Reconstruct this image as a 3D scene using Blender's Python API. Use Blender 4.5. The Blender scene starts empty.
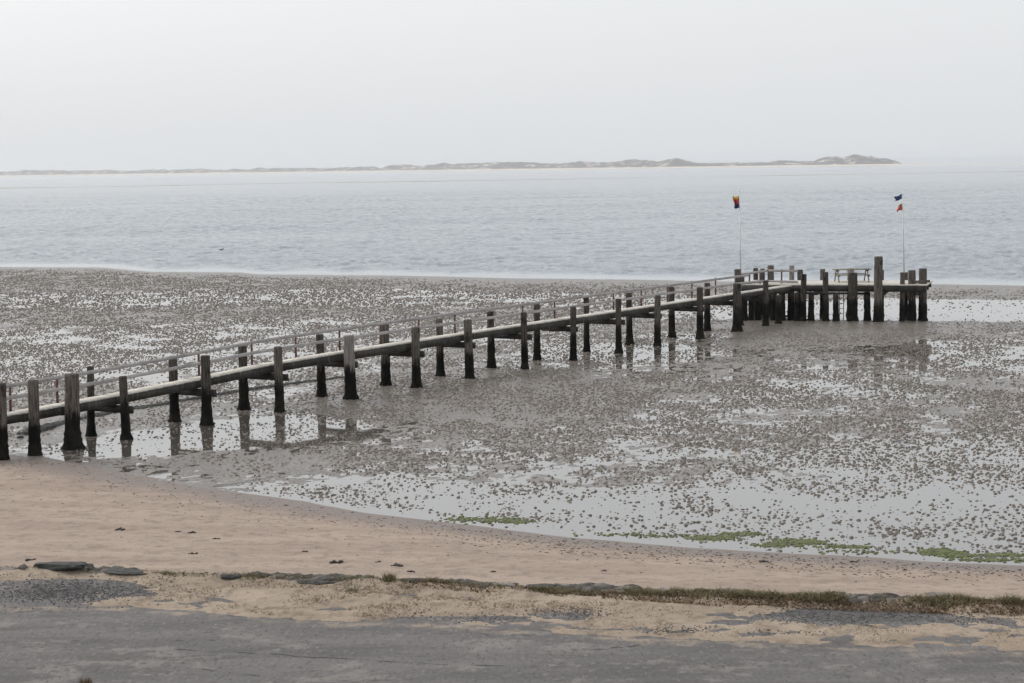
import bpy, bmesh, math
import numpy as np
from mathutils import Vector, Matrix

scene = bpy.context.scene
COL = scene.collection
rng = np.random.default_rng(11)
R = math.radians

# ------------------------------------------------------------------ camera
F_PX = 2000.0
CAM_H = 9.0
cam_d = bpy.data.cameras.new('camera')
cam_d.sensor_width = 36.0
cam_d.lens = F_PX / 1024 * 36.0
cam_d.clip_start = 0.5
cam_d.clip_end = 80000
cam = bpy.data.objects.new('camera', cam_d)
COL.objects.link(cam)
ROLL = math.atan(0.01416)
PITCH = math.atan((341.5 - 167.55) * math.cos(ROLL) / F_PX)
CM = Matrix.Translation((0, 0, CAM_H)) @ Matrix.Rotation(math.pi / 2 - PITCH, 4, 'X') @ Matrix.Rotation(-ROLL, 4, 'Z')
cam.matrix_world = CM
scene.camera = cam
CR = CM.to_3x3()


def ray(px, py):
    return CR @ Vector(((px - 512) / F_PX, -(py - 341.5) / F_PX, -1.0))


def at(px, py, z=0.0):
    d = ray(px, py)
    t = (z - CAM_H) / d.z
    return Vector((d.x * t, d.y * t, z))


def at_y(px, py, y):
    d = ray(px, py)
    t = y / d.y
    return Vector((d.x * t, y, CAM_H + d.z * t))


# ------------------------------------------------------------------ noise
def _hash(ix, iy, seed):
    h = (ix.astype(np.int64) * 374761393 + iy.astype(np.int64) * 668265263 + seed * 974711) & 0x7fffffff
    h = ((h ^ (h >> 13)) * 1274126177) & 0x7fffffff
    h = (h ^ (h >> 16)) & 0xffff
    return h / 65535.0


def vnoise(x, y, seed=0):
    x = np.asarray(x, float); y = np.asarray(y, float)
    ix = np.floor(x); iy = np.floor(y)
    fx = x - ix; fy = y - iy
    fx = fx * fx * (3 - 2 * fx); fy = fy * fy * (3 - 2 * fy)
    a = _hash(ix, iy, seed); b = _hash(ix + 1, iy, seed)
    c = _hash(ix, iy + 1, seed); d = _hash(ix + 1, iy + 1, seed)
    return (a * (1 - fx) + b * fx) * (1 - fy) + (c * (1 - fx) + d * fx) * fy - 0.5


def fbm(x, y, seed=0, octv=4):
    s = 0; a = 1.0
    for k in range(octv):
        s = s + a * vnoise(x * 2 ** k + 17.3 * k, y * 2 ** k - 9.1 * k, seed + k)
        a *= 0.5
    return s


def sstep(a, b, x):
    t = np.clip((x - a) / (b - a), 0, 1)
    return t * t * (3 - 2 * t)


# ------------------------------------------------------------------ materials
def new_mat(name):
    m = bpy.data.materials.new(name)
    m.use_nodes = True
    nt = m.node_tree
    b = nt.nodes['Principled BSDF']
    return m, nt, b


def N(nt, typ, **kw):
    n = nt.nodes.new(typ)
    for k, v in kw.items():
        setattr(n, k, v)
    return n


def mixc(nt, fac, c1, c2):
    n = N(nt, 'ShaderNodeMix', data_type='RGBA')
    for sock, v in ((n.inputs[0], fac), (n.inputs[6], c1), (n.inputs[7], c2)):
        if hasattr(v, 'is_linked'):
            nt.links.new(v, sock)
        elif isinstance(v, (tuple, list)):
            sock.default_value = (*v, 1.0)
        else:
            sock.default_value = v
    return n.outputs[2]


def math_n(nt, op, a, b=0.0, c=None):
    n = N(nt, 'ShaderNodeMath', operation=op)
    for i, v in enumerate((a, b) if c is None else (a, b, c)):
        if hasattr(v, 'is_linked'):
            nt.links.new(v, n.inputs[i])
        else:
            n.inputs[i].default_value = v
    return n.outputs[0]


def ramp(nt, val, lo, hi):
    n = N(nt, 'ShaderNodeMapRange', interpolation_type='SMOOTHSTEP')
    nt.links.new(val, n.inputs[0])
    n.inputs[1].default_value = lo; n.inputs[2].default_value = hi
    return n.outputs[0]


def pos_noise(nt, scale=(1, 1, 1), nscale=1.0, detail=4.0, rough=0.55, obj=False):
    if obj:
        g = N(nt, 'ShaderNodeTexCoord').outputs['Object']
    else:
        g = N(nt, 'ShaderNodeNewGeometry').outputs['Position']
    mp = N(nt, 'ShaderNodeMapping')
    nt.links.new(g, mp.inputs[0])
    mp.inputs['Scale'].default_value = scale
    no = N(nt, 'ShaderNodeTexNoise')
    nt.links.new(mp.outputs[0], no.inputs['Vector'])
    no.inputs['Scale'].default_value = nscale
    no.inputs['Detail'].default_value = detail
    no.inputs['Roughness'].default_value = rough
    return no.outputs['Fac']


def bump(nt, b, h, strength, dist):
    n = N(nt, 'ShaderNodeBump')
    n.inputs['Strength'].default_value = strength
    n.inputs['Distance'].default_value = dist
    nt.links.new(h, n.inputs['Height'])
    nt.links.new(n.outputs[0], b.inputs['Normal'])
    return n


def setp(b, color=None, rough=None, ior=None, spec=None):
    if color is not None: b.inputs['Base Color'].default_value = (*color, 1)
    if rough is not None: b.inputs['Roughness'].default_value = rough
    if ior is not None: b.inputs['IOR'].default_value = ior
    if spec is not None: b.inputs['Specular IOR Level'].default_value = spec


def mat_noise(name, c1, c2, nscale=3.0, rough=0.8, scale=(1, 1, 1), bstr=0.0, bdist=0.01, bscale=20.0, lo=.35, hi=.65, obj=False):
    m, nt, b = new_mat(name)
    f = pos_noise(nt, scale, nscale, 6, 0.6, obj)
    nt.links.new(mixc(nt, ramp(nt, f, lo, hi), c1, c2), b.inputs['Base Color'])
    setp(b, rough=rough)
    if bstr:
        bump(nt, b, pos_noise(nt, scale, bscale, 4, 0.6, obj), bstr, bdist)
    return m


# wet tidal mud
M = {}
m, nt, b = new_mat('wet_mud')
n1 = pos_noise(nt, (1, 1, 1), 0.35, 5)
n2 = pos_noise(nt, (1, 1, 1), 9.0, 4)
c = mixc(nt, ramp(nt, n1, .38, .62), (.130, .110, .092), (.185, .160, .136))
c = mixc(nt, ramp(nt, n2, .4, .62), c, (.085, .072, .060))
nt.links.new(c, b.inputs['Base Color'])
r = N(nt, 'ShaderNodeMapRange'); nt.links.new(n2, r.inputs[0])
r.inputs[1].default_value = .35; r.inputs[2].default_value = .65; r.inputs[3].default_value = .22; r.inputs[4].default_value = .5
nt.links.new(r.outputs[0], b.inputs['Roughness'])
bump(nt, b, pos_noise(nt, (1, 1, 1), 7.0, 5, .65), .7, .03)
M['mud'] = m

M['cast'] = mat_noise('worm_cast_mud', (.098, .082, .067), (.185, .157, .130), 3.0, .65, bstr=.6, bdist=.02, bscale=30)

# shallow still water
m, nt, b = new_mat('still_water')
setp(b, (.105, .095, .082), .03, 2.0)
bump(nt, b, pos_noise(nt, (1, 1, 1), 3.0, 3), .05, .012)
M['pool'] = m

# sea
m, nt, b = new_mat('sea_water')
setp(b, (.17, .20, .22), .12, 1.34)
at_calm = N(nt, 'ShaderNodeAttribute'); at_calm.attribute_name = 'chop'
w1 = pos_noise(nt, (1, 1, 1), .5, 5, .7)
w2 = pos_noise(nt, (.5, 1, 1), 2.2, 3, .6)
w3 = pos_noise(nt, (.3, 1, 1), .09, 3, .5)
h = math_n(nt, 'ADD', math_n(nt, 'MULTIPLY', w1, 1.0), math_n(nt, 'MULTIPLY', w2, .28))
h = math_n(nt, 'ADD', h, math_n(nt, 'MULTIPLY', w3, 1.6))
h = math_n(nt, 'MULTIPLY', h, at_calm.outputs['Fac'])
bump(nt, b, h, 1.0, .42)
w4 = pos_noise(nt, (.3, .5, 1), .05, 6, .7)
nt.links.new(mixc(nt, ramp(nt, w4, .35, .65), (.215, .252, .280), (.275, .308, .332)), b.inputs['Base Color'])
M['sea'] = m

# beach sand
def sand(name, c1, c2, c3):
    m, nt, b = new_mat(name)
    a = pos_noise(nt, (.35, 1, 1), .8, 5, .6)
    s = pos_noise(nt, (1, .5, 1), 14., 5, .72)
    s2 = pos_noise(nt, (.8, .6, 1), 3.5, 5, .65)
    c = mixc(nt, ramp(nt, a, .36, .64), c1, c2)
    c = mixc(nt, ramp(nt, s, .56, .75), c, c3)
    c = mixc(nt, math_n(nt, 'MULTIPLY', ramp(nt, s2, .48, .66), .7), c, c3)
    nt.links.new(c, b.inputs['Base Color'])
    setp(b, rough=.9, spec=.25)
    bump(nt, b, math_n(nt, 'ADD', s, math_n(nt, 'MULTIPLY', s2, 2.0)), .9, .035)
    return m, nt, b, c

m, nt, b, c = sand('beach_sand', (.312, .243, .196), (.380, .303, .244), (.215, .166, .134))
wet = N(nt, 'ShaderNodeAttribute'); wet.attribute_name = 'wet'
nz = pos_noise(nt, (.6, 1, 1), 1.6, 5, .65)
wf = ramp(nt, math_n(nt, 'ADD', wet.outputs['Fac'], math_n(nt, 'MULTIPLY', math_n(nt, 'SUBTRACT', nz, .5), .7)), .25, .85)
c2 = mixc(nt, wf, c, (.19, .152, .130))
nt.links.new(c2, b.inputs['Base Color'])
rr = N(nt, 'ShaderNodeMapRange'); nt.links.new(wf, rr.inputs[0]); rr.inputs[3].default_value = .9; rr.inputs[4].default_value = .5
nt.links.new(rr.outputs[0], b.inputs['Roughness'])
M['beach'] = m
M['drift'] = sand('drift_sand', (.295, .235, .177), (.365, .295, .226), (.175, .135, .10))[0]

# old asphalt
m, nt, b = new_mat('old_asphalt')
a1 = pos_noise(nt, (.25, 1, 1), 1.1, 6, .62)
a2 = pos_noise(nt, (1, .4, 1), 14., 5, .8)
a3 = pos_noise(nt, (.5, .6, 1), 1.9, 8, .72)
a4 = pos_noise(nt, (.4, .7, 1), 2.4, 7, .74)
c = mixc(nt, ramp(nt, a1, .36, .66), (.098, .091, .089), (.142, .133, .129))
c = mixc(nt, math_n(nt, 'MULTIPLY', ramp(nt, a3, .53, .62), .55), c, (.235, .215, .195))
c = mixc(nt, math_n(nt, 'MULTIPLY', ramp(nt, a4, .57, .67), .55), c, (.062, .058, .058))
dst = N(nt, 'ShaderNodeAttribute'); dst.attribute_name = 'dust'
dn = pos_noise(nt, (.6, .6, 1), 3.0, 7, .75)
df = ramp(nt, math_n(nt, 'ADD', dst.outputs['Fac'], math_n(nt, 'MULTIPLY', math_n(nt, 'SUBTRACT', dn, .5), 2.2)), .45, 1.1)
c = mixc(nt, math_n(nt, 'MULTIPLY', df, .85), c, (.31, .25, .19))
c = mixc(nt, ramp(nt, a2, .57, .70), c, (.25, .232, .222))
c = mixc(nt, ramp(nt, a2, .46, .36), c, (.07, .066, .064))
nt.links.new(c, b.inputs['Base Color'])
setp(b, rough=.85, spec=.3)
bump(nt, b, a2, .5, .02)
M['asphalt'] = m
M['seam'] = mat_noise('tar_seam', (.03, .03, .03), (.06, .055, .055), 8, .8)

# tide-marked pile wood: bare weathered wood above, black weed and mussels below the tide mark
def pile_mat(name, c1, c2, tide, spread=.22):
    m, nt, b = new_mat(name)
    g = N(nt, 'ShaderNodeNewGeometry').outputs['Position']
    sep = N(nt, 'ShaderNodeSeparateXYZ'); nt.links.new(g, sep.inputs[0])
    z = sep.outputs['Z']
    grain = pos_noise(nt, (14, 14, .9), 1.6, 5, .65)
    blot = pos_noise(nt, (1, 1, .7), 2.6, 4, .6)
    c = mixc(nt, ramp(nt, grain, .36, .64), c1, c2)
    c = mixc(nt, ramp(nt, blot, .52, .7), c, tuple(v * .45 for v in c1))
    zz = math_n(nt, 'ADD', z, math_n(nt, 'MULTIPLY', math_n(nt, 'SUBTRACT', grain, .5), .9))
    zz = math_n(nt, 'ADD', zz, math_n(nt, 'MULTIPLY', math_n(nt, 'SUBTRACT', blot, .5), .9))
    f = ramp(nt, zz, tide + spread, tide - spread)
    alg = mixc(nt, ramp(nt, blot, .45, .6), (.007, .0065, .006), (.017, .016, .012))
    nt.links.new(mixc(nt, f, c, alg), b.inputs['Base Color'])
    setp(b, rough=.9, spec=.12)
    lump = pos_noise(nt, (1, 1, 1), 16, 4, .7)
    hh = math_n(nt, 'ADD', grain, math_n(nt, 'MULTIPLY', lump, f))
    bump(nt, b, hh, .8, .03)
    return m
M['pile_dark'] = pile_mat('tarred_pile', (.042, .036, .031), (.11, .097, .084), 1.25)
M['pile_mid'] = pile_mat('weathered_pile', (.068, .058, .050), (.165, .145, .125), 1.15)
M['pile_pale'] = pile_mat('bleached_pile', (.17, .15, .135), (.30, .275, .25), 1.25)
M['deck'] = mat_noise('deck_boards', (.50, .47, .41), (.68, .64, .57), 2.4, .8, (1, 1, 1), .4, .01, 30)
m, nt, b = new_mat('fascia_timber')
g1 = pos_noise(nt, (1, 1, 1), 1.2, 5, .6); g2 = pos_noise(nt, (6, 6, 1), 2., 4, .6)
c = mixc(nt, ramp(nt, g1, .38, .62), (.018, .016, .013), (.046, .042, .033))
c = mixc(nt, ramp(nt, g2, .54, .70), c, (.125, .115, .095))
nt.links.new(c, b.inputs['Base Color']); setp(b, rough=.8)
M['fascia'] = m
M['beam'] = mat_noise('black_beam', (.012, .011, .010), (.04, .035, .03), 2.0, .75, bstr=.6, bdist=.02, bscale=14)
M['rail'] = mat_noise('grey_rail_board', (.31, .29, .285), (.42, .395, .385), 1.5, .7)
M['rust'] = mat_noise('rusty_rail_post', (.075, .030, .024), (.13, .05, .038), 5, .7)
M['white_pole'] = mat_noise('white_painted_pole', (.62, .62, .62), (.72, .72, .72), 2, .4)
M['table'] = mat_noise('weathered_table_wood', (.16, .14, .115), (.25, .225, .185), 4, .8)
M['stone'] = mat_noise('grey_stone', (.13, .125, .12), (.27, .255, .24), 4, .85, bstr=.8, bdist=.04, bscale=9)
M['dark_stone'] = mat_noise('dark_mossy_stone', (.025, .026, .026), (.06, .06, .056), 5, .85, bstr=.8, bdist=.04, bscale=9)
M['brown_stone'] = mat_noise('brown_stone', (.10, .085, .075), (.19, .165, .15), 5, .85, bstr=.8, bdist=.04, bscale=9)
M['weed'] = mat_noise('dry_seaweed', (.022, .017, .013), (.055, .042, .032), 9, .8)
M['gravel'] = mat_noise('gravel', (.045, .042, .041), (.14, .132, .128), 8, .9)
M['bird'] = mat_noise('dark_plumage', (.03, .028, .026), (.06, .055, .05), 8, .7)

def leafmat(name, cols, rough=.7):
    m, nt, b = new_mat(name)
    g = N(nt, 'ShaderNodeNewGeometry')
    cr = N(nt, 'ShaderNodeValToRGB')
    nt.links.new(g.outputs['Random Per Island'], cr.inputs[0])
    e = cr.color_ramp.elements
    e[0].color = (*cols[0], 1); e[0].position = 0
    e[1].color = (*cols[-1], 1); e[1].position = 1
    for k in range(1, len(cols) - 1):
        x = e.new(k / (len(cols) - 1)); x.color = (*cols[k], 1)
    nt.links.new(cr.outputs[0], b.inputs['Base Color'])
    setp(b, rough=rough, spec=.2)
    return m
M['grass'] = leafmat('salt_grass', [(.115, .115, .055), (.165, .15, .075), (.21, .165, .095), (.09, .092, .046), (.31, .25, .155)])
M['dry_grass'] = leafmat('dead_grass', [(.13, .09, .052), (.19, .14, .085), (.075, .055, .036), (.24, .185, .12)])
M['edging'] = leafmat('broken_edging', [(.035, .034, .033), (.09, .082, .075), (.05, .045, .036), (.17, .155, .145), (.06, .058, .04)], .85)
M['heath'] = leafmat('brown_salt_plant', [(.15, .09, .055), (.20, .125, .075), (.09, .065, .042), (.24, .165, .10), (.12, .10, .055)])
M['algae'] = leafmat('green_algae', [(.085, .105, .03), (.12, .15, .045), (.06, .065, .03), (.145, .165, .06), (.07, .06, .035)], .5)

m, nt, b = new_mat('island_dunes')
i1 = pos_noise(nt, (1, .5, 3), .03, 7, .72)
nt.links.new(mixc(nt, ramp(nt, i1, .50, .63), (.135, .128, .13), (.58, .51, .44)), b.inputs['Base Color'])
setp(b, rough=.95)
M['island'] = m
M['far_sand'] = mat_noise('far_sand', (.58, .51, .43), (.66, .59, .50), .01, .95)

# ------------------------------------------------------------------ mesh helpers
def link(name, me, mat, parent=None, smooth=False):
    o = bpy.data.objects.new(name, me)
    COL.objects.link(o)
    if mat is not None and not me.materials:
        me.materials.append(mat)
    if parent is not None:
        o.parent = parent
        o.matrix_parent_inverse = parent.matrix_basis.inverted()
    if smooth:
        me.polygons.foreach_set('use_smooth', np.ones(len(me.polygons), bool))
    return o


def np_mesh(name, verts, quads=None, tris=None, mat=None, parent=None, smooth=False, attrs=None):
    me = bpy.data.meshes.new(name)
    verts = np.asarray(verts, np.float32)
    loops = []; starts = []; totals = []
    off = 0
    for f, k in ((quads, 4), (tris, 3)):
        if f is None or len(f) == 0: continue
        f = np.asarray(f, np.int32)
        loops.append(f.ravel()); starts.append(off + np.arange(len(f)) * k); totals.append(np.full(len(f), k))
        off += f.size
    loops = np.concatenate(loops).astype(np.int32)
    starts = np.concatenate(starts).astype(np.int32); totals = np.concatenate(totals).astype(np.int32)
    me.vertices.add(len(verts)); me.vertices.foreach_set('co', verts.ravel())
    me.loops.add(len(loops)); me.loops.foreach_set('vertex_index', loops)
    me.polygons.add(len(starts)); me.polygons.foreach_set('loop_start', starts)
    me.update(calc_edges=True)
    me.validate()
    for k, v in (attrs or {}).items():
        a = me.attributes.new(k, 'FLOAT', 'POINT'); a.data.foreach_set('value', np.asarray(v, np.float32).ravel())
    return link(name, me, mat, parent, smooth)


def grid_faces(nr, nc):
    i = np.arange(nr - 1)[:, None] * nc + np.arange(nc - 1)[None, :]
    return np.stack([i, i + 1, i + nc + 1, i + nc], -1).reshape(-1, 4)


class MB:
    """collects boxes, tubes and lathes for one mesh"""
    def __init__(s): s.v = []; s.q = []; s.t = []; s.n = 0
    def add(s, v, q=(), t=()):
        s.v.append(np.asarray(v, float))
        for f in q: s.q.append([i + s.n for i in f])
        for f in t: s.t.append([i + s.n for i in f])
        s.n += len(v)
    def beam(s, a, b_, w, h, up=(0, 0, 1), jit=0):
        a = Vector(a); b_ = Vector(b_); d = (b_ - a).normalized()
        side = d.cross(Vector(up)).normalized(); u = side.cross(d).normalized()
        vs = []
        for p in (a, b_):
            for sx, sz in ((-1, -1), (1, -1), (1, 1), (-1, 1)):
                vs.append(p + side * (sx * w / 2) + u * (sz * h / 2))
        s.add(vs, [(0, 3, 2, 1), (4, 5, 6, 7), (0, 1, 5, 4), (1, 2, 6, 5), (2, 3, 7, 6), (3, 0, 4, 7)])
    def lathe(s, base, top, prof, sides=12, rough=0.0, seed=0, phase=0.0):
        base = Vector(base); top = Vector(top); rs = np.random.default_rng(seed)
        ax = (top - base); L = ax.length; ax.normalize()
        x = ax.cross(Vector((0, 1, 0))).normalized(); y = ax.cross(x).normalized()
        vs = []
        n = len(prof)
        lump = rs.uniform(-1, 1, sides)
        for t, r_ in prof:
            for k in range(sides):
                an = 2 * math.pi * k / sides + phase
                rr_ = r_ * (1 + rough * (0.6 * lump[k] + rs.uniform(-1, 1)))
                vs.append(base + ax * (L * t) + x * (rr_ * math.cos(an)) + y * (rr_ * math.sin(an)))
        q = []
        for i in range(n - 1):
            for k in range(sides):
                k2 = (k + 1) % sides
                q.append((i * sides + k, i * sides + k2, (i + 1) * sides + k2, (i + 1) * sides + k))
        vs.append(base); vs.append(top)
        t_ = []
        for k in range(sides):
            k2 = (k + 1) % sides
            t_.append((n * sides, k2, k)); t_.append((n * sides + 1, (n - 1) * sides + k, (n - 1) * sides + k2))
        s.add(vs, q, t_)
    def build(s, name, mat, parent=None, smooth=False):
        return np_mesh(name, np.concatenate(s.v), s.q, s.t, mat, parent, smooth)


def tag(o, label=None, cat=None, group=None, kind=None):
    if label: o['label'] = label
    if cat: o['category'] = cat
    if group: o['group'] = group
    if kind: o['kind'] = kind
    return o


def empty(name, loc, label, cat, group=None):
    o = bpy.data.objects.new(name, None)
    o.empty_display_size = .3
    COL.objects.link(o); o.location = loc
    bpy.context.view_layer.update()
    return tag(o, label, cat, group)


# ------------------------------------------------------------------ shore curves (world)
def curve(pts, z):
    w = [at(px, py, z) for px, py in pts]
    w.sort(key=lambda p: p.x)
    return np.array([p.x for p in w]), np.array([p.y for p in w])


EDGE_Z = 1.25
Bx, By = curve([(-500, 425), (-200, 440), (-60, 450), (0, 456), (40, 458), (100, 471), (170, 482), (250, 497), (330, 509), (420, 521), (500, 531),
                (600, 542), (700, 550), (800, 557), (900, 563), (1024, 569), (1300, 582)], 0)
Ex, Ey = curve([(-500, 555), (0, 567), (90, 570), (160, 574), (300, 578), (400, 581), (520, 587), (600, 589), (700, 594), (800, 597), (900, 600), (1024, 604), (1500, 616)], EDGE_Z)
Ax, Ay = curve([(-500, 600), (0, 605), (120, 606), (200, 610), (270, 618), (340, 622), (430, 622), (520, 630), (600, 635), (700, 640), (800, 643), (900, 648), (1024, 651), (1500, 665)], EDGE_Z)
Bf = lambda x: np.interp(x, Bx, By)
Ef = lambda x: np.interp(x, Ex, Ey)
Af = lambda x: np.interp(x, Ax, Ay)
_s = [at(px, py, 0) for px, py in [(-600, 262), (0, 267), (100, 267.4), (150, 271.6), (240, 272.3), (258, 274.2), (400, 275.6), (512, 278.2), (640, 279.6), (740, 281.6), (930, 284), (1024, 285.5), (1700, 293)]]
Su = np.array([p.x / p.y for p in _s]); Sy = np.array([p.y for p in _s])
Sf = lambda u: np.interp(u, Su, Sy)

# ------------------------------------------------------------------ mudflat
POOLS = [  # px, py, half width px, half height px, depth
    (255, 432, 85, 12, .09), (150, 440, 60, 9, .04), (110, 450, 90, 8, .018), (190, 466, 90, 10, .004), (275, 462, 70, 9, -.02),
    (400, 500, 190, 22, .030), (620, 516, 230, 24, .034), (840, 512, 210, 38, .036), (990, 500, 110, 22, .055), (990, 540, 160, 30, .04),
    (960, 455, 180, 20, .025), (740, 400, 190, 34, .010), (985, 348, 110, 20, .026), (560, 462, 200, 16, .006), (880, 338, 130, 7, -.02), (780, 400, 330, 45, -.005), (905, 334, 16, 1.6, .03),
    (1010, 309, 210, 9, .13), (870, 308, 110, 8, .12), (100, 350, 250, 26, .028), (330, 330, 200, 18, .010),
    (640, 352, 60, 9, .022), (690, 334, 50, 6, .03), (570, 350, 50, 9, .02),
    (60, 300, 300, 8, .014), (400, 296, 250, 8, .012), (200, 315, 260, 7, -.012), (150, 281, 300, 6, -.012), (620, 300, 140, 10, .022),
    (460, 394, 130, 24, -.022), (830, 328, 160, 8, -.07), (600, 400, 120, 30, -.004), (60, 412, 70, 10, -.02), (330, 405, 60, 6, -.02),
]
_P = []
for px, py, rx, ry, dep in POOLS:
    p = at(px, py, 0)
    _P.append((p.x, p.y, rx * p.y / 2000, ry * p.y * p.y / 18000, dep))


def mud_W(x, y):
    w = np.zeros_like(x)
    for cx, cy, rx, ry, dep in _P:
        q = ((x - cx) / rx) ** 2 + ((y - cy) / ry) ** 2
        w += dep * np.exp(-q ** 1.4)
    return w


def mud_z(x, y):
    u = x / np.maximum(y, 1)
    s = Sf(u)
    near = sstep(230, 70, y)
    z = .004 + .012 * fbm(x / 5, y / 9, 3, 4) + .016 * fbm(x / .7, y / 1.1, 9, 3) + .022 * fbm(x / .22, y / .26, 21, 2)
    # ripple ridges of the drained flat
    z = z - mud_W(x, y)
    z = z + .06 * np.exp(-((y - (s - 9)) / 7) ** 2)
    z = np.where(y > s - 3, np.minimum(z, .05) * np.clip((s - y) / 3, 0, 1) - np.clip(y - s, 0, None) * .03, z)
    return z


us = np.concatenate([np.linspace(-1.6, -.38, 45)[:-1], np.linspace(-.38, .38, 520), np.linspace(.38, 1.6, 45)[1:]])
nrow = 640
ys = 33 * (270 / 33) ** np.linspace(0, 1, nrow)
U, Y = np.meshgrid(us, ys)
X = U * Y
Z = mud_z(X, Y)
Z = np.where(Y < Bf(X) - 2.5, np.minimum(Z, -.06), Z)
mud = np_mesh('mudflat', np.stack([X, Y, Z], -1).reshape(-1, 3), grid_faces(nrow, len(us)), None, M['mud'], smooth=True)
tag(mud, 'wet grey brown tidal mudflat around the pier', 'mudflat', kind='structure')

# still water lying in the hollows of the mud
us2 = np.linspace(-1.6, 1.6, 161); t2 = np.linspace(0, 1, 30)
U2, T2 = np.meshgrid(us2, t2)
Y2 = 33 + (Sf(U2) - 4 - 33) * T2
pl = np_mesh('tidal_water', np.stack([U2 * Y2, Y2, 0 * Y2], -1).reshape(-1, 3), grid_faces(30, 161), None, M['pool'])
tag(pl, 'still shallow water left in the hollows of the mudflat', 'tide pool', kind='structure')

# sea
g = np.concatenate([[0], np.exp(np.arange(0, 2.05, .0017)) * 150 - 150, np.geomspace(1020, 34000, 40)])
us3 = np.concatenate([np.linspace(-1.6, -.36, 40)[:-1], np.linspace(-.36, .36, 620), np.linspace(.36, 1.6, 40)[1:]])
U3, G3 = np.meshgrid(us3, g)
Y3 = Sf(U3) - 4 + G3
X3 = U3 * Y3
wob = 10 * fbm(U3 * 60, G3 * 0 + 3, 5, 3)
fetch = sstep(3, 14, G3 - 4 + wob * .35)
chop = .12 + .88 * fetch
wx = X3 + 1.5 * fbm(X3 / 9, Y3 / 9, 51, 2); wy = Y3 + 1.2 * fbm(X3 / 7, Y3 / 7, 53, 2)
rdg = lambda v: .5 - np.abs(v) * 2
hz_ = .13 * rdg(vnoise(wx / 1.7, wy / 2.0, 61)) + .10 * rdg(vnoise(wx / .9 + 9, wy / 1.3, 63)) + .05 * fbm(wx / 7, wy / 6, 65, 2) + .09 * fbm(wx / .5, wy / .8, 67, 2)
crest = np.clip(1 - np.abs(vnoise(wx / 3.6, wy / 3.0, 73)) * 6, 0, 1) * np.clip(vnoise(wx / 1.5, wy / 1.8, 75) * 4 + .3, 0, 1)
crest += .8 * np.clip(1 - np.abs(vnoise(wx / 2.1 + 7, wy / 1.9, 77)) * 5, 0, 1) * np.clip(vnoise(wx / 1.1, wy / 1.3, 78) * 4, 0, 1)
hz_ = .50 * hz_ + .075 * crest
hz_ = 1.5 * hz_ * (.02 + .98 * fetch) * (.75 + .6 * np.clip(fbm(X3 / 60, Y3 / 45, 69, 3) + .45, 0, 1.2)) * sstep(1000, 420, G3)
Z3 = np.where(G3 < 1, 0, hz_ - .02 * fetch)
sea = np_mesh('sea', np.stack([X3, Y3, Z3], -1).reshape(-1, 3), grid_faces(len(g), len(us3)), None, M['sea'], smooth=True, attrs={'chop': chop})
tag(sea, 'grey choppy sea reaching to the hazy horizon', 'sea', kind='structure')

# ------------------------------------------------------------------ beach
xs = np.concatenate([np.linspace(-60, -19, 50)[:-1], np.linspace(-19, 16, 330), np.linspace(16, 60, 50)[1:]])
ts = np.linspace(-.04, 1.14, 300)
XB, TB = np.meshgrid(xs, ts)
b0 = Bf(XB); e0 = Ef(XB) - .9
YB = e0 + (b0 - e0) * TB
h = np.where(TB < 1, 1.12 * (1 - np.clip(TB, 0, 1)) ** 1.15, 0)
env = np.clip((1 - TB) * 6, 0, 1)
ZB = h + .05 * fbm(XB / 3.5, YB / 3, 31, 4) * (.3 + .7 * env) + .012 * fbm(XB / .5, YB / .4, 35, 3) * env + .012
ZB = np.where(TB > 1, .012 + .05 * fbm(XB / 3.5, YB / 3, 31, 4) * .3 - (YB - b0) * .035, ZB)
wetv = np.clip(1 - (1 - TB) / .24, 0, 1)
bch = np_mesh('beach', np.stack([XB, YB, ZB], -1).reshape(-1, 3), grid_faces(300, len(xs)), None, M['beach'], smooth=True, attrs={'wet': wetv})
tag(bch, 'smooth pinkish sand beach between mudflat and promenade', 'beach', kind='structure')


def beach_z(x, y):
    b_ = float(Bf(x)); e_ = float(Ef(x)) - .9
    t = (y - e_) / (b_ - e_)
    h_ = 1.12 * (1 - min(max(t, 0), 1)) ** 1.15
    env_ = min(max((1 - t) * 6, 0), 1)
    xa = np.array([x]); ya = np.array([y])
    return float(h_ + .05 * fbm(xa / 3.5, ya / 3, 31, 4)[0] * (.3 + .7 * env_) + .012 * fbm(xa / .5, ya / .4, 35, 3)[0] * env_ + .012)


# ------------------------------------------------------------------ promenade and drifted sand
xa = np.linspace(-60, 60, 161); ta = np.concatenate([[-1.9], np.linspace(0, 1, 60)])
XA, TA = np.meshgrid(xa, ta)
YA = np.where(TA < 0, -40, 22 + (Ef(XA) - .35 - 22) * np.clip(TA, 0, 1))
ZA = EDGE_Z - .05 + .012 * fbm(XA / 3, YA / 3, 77, 3)
prom = np_mesh('promenade', np.stack([XA, YA, ZA], -1).reshape(-1, 3), grid_faces(61, 161), None, M['asphalt'], smooth=True, attrs={'dust': np.exp(-np.abs(YA - Af(XA)) / .30) * .85 + .08})
tag(prom, 'worn grey asphalt promenade along the beach', 'promenade', kind='structure')

LOWS = []  # places where the drift is thin and the hard ground shows
for px, py, rx, ry, dep in [(60, 587, 90, 10, .16), (0, 589, 110, 10, .10), (575, 610, 45, 6, .05), (500, 615, 40, 5, .045), (850, 613, 90, 9, .13), (960, 618, 60, 5, .05),
                            (690, 628, 45, 3, .04), (780, 631, 50, 2.5, .04), (330, 607, 25, 4, .04), (920, 636, 40, 2, .04), (410, 592, 25, 4, .04), (620, 626, 40, 2, .04), (440, 616, 60, 4, .05)]:
    p = at(px, py, EDGE_Z)
    LOWS.append((p.x, p.y, rx * p.y / 2000, ry * p.y * p.y / (2000 * (CAM_H - EDGE_Z)), dep))


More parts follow.
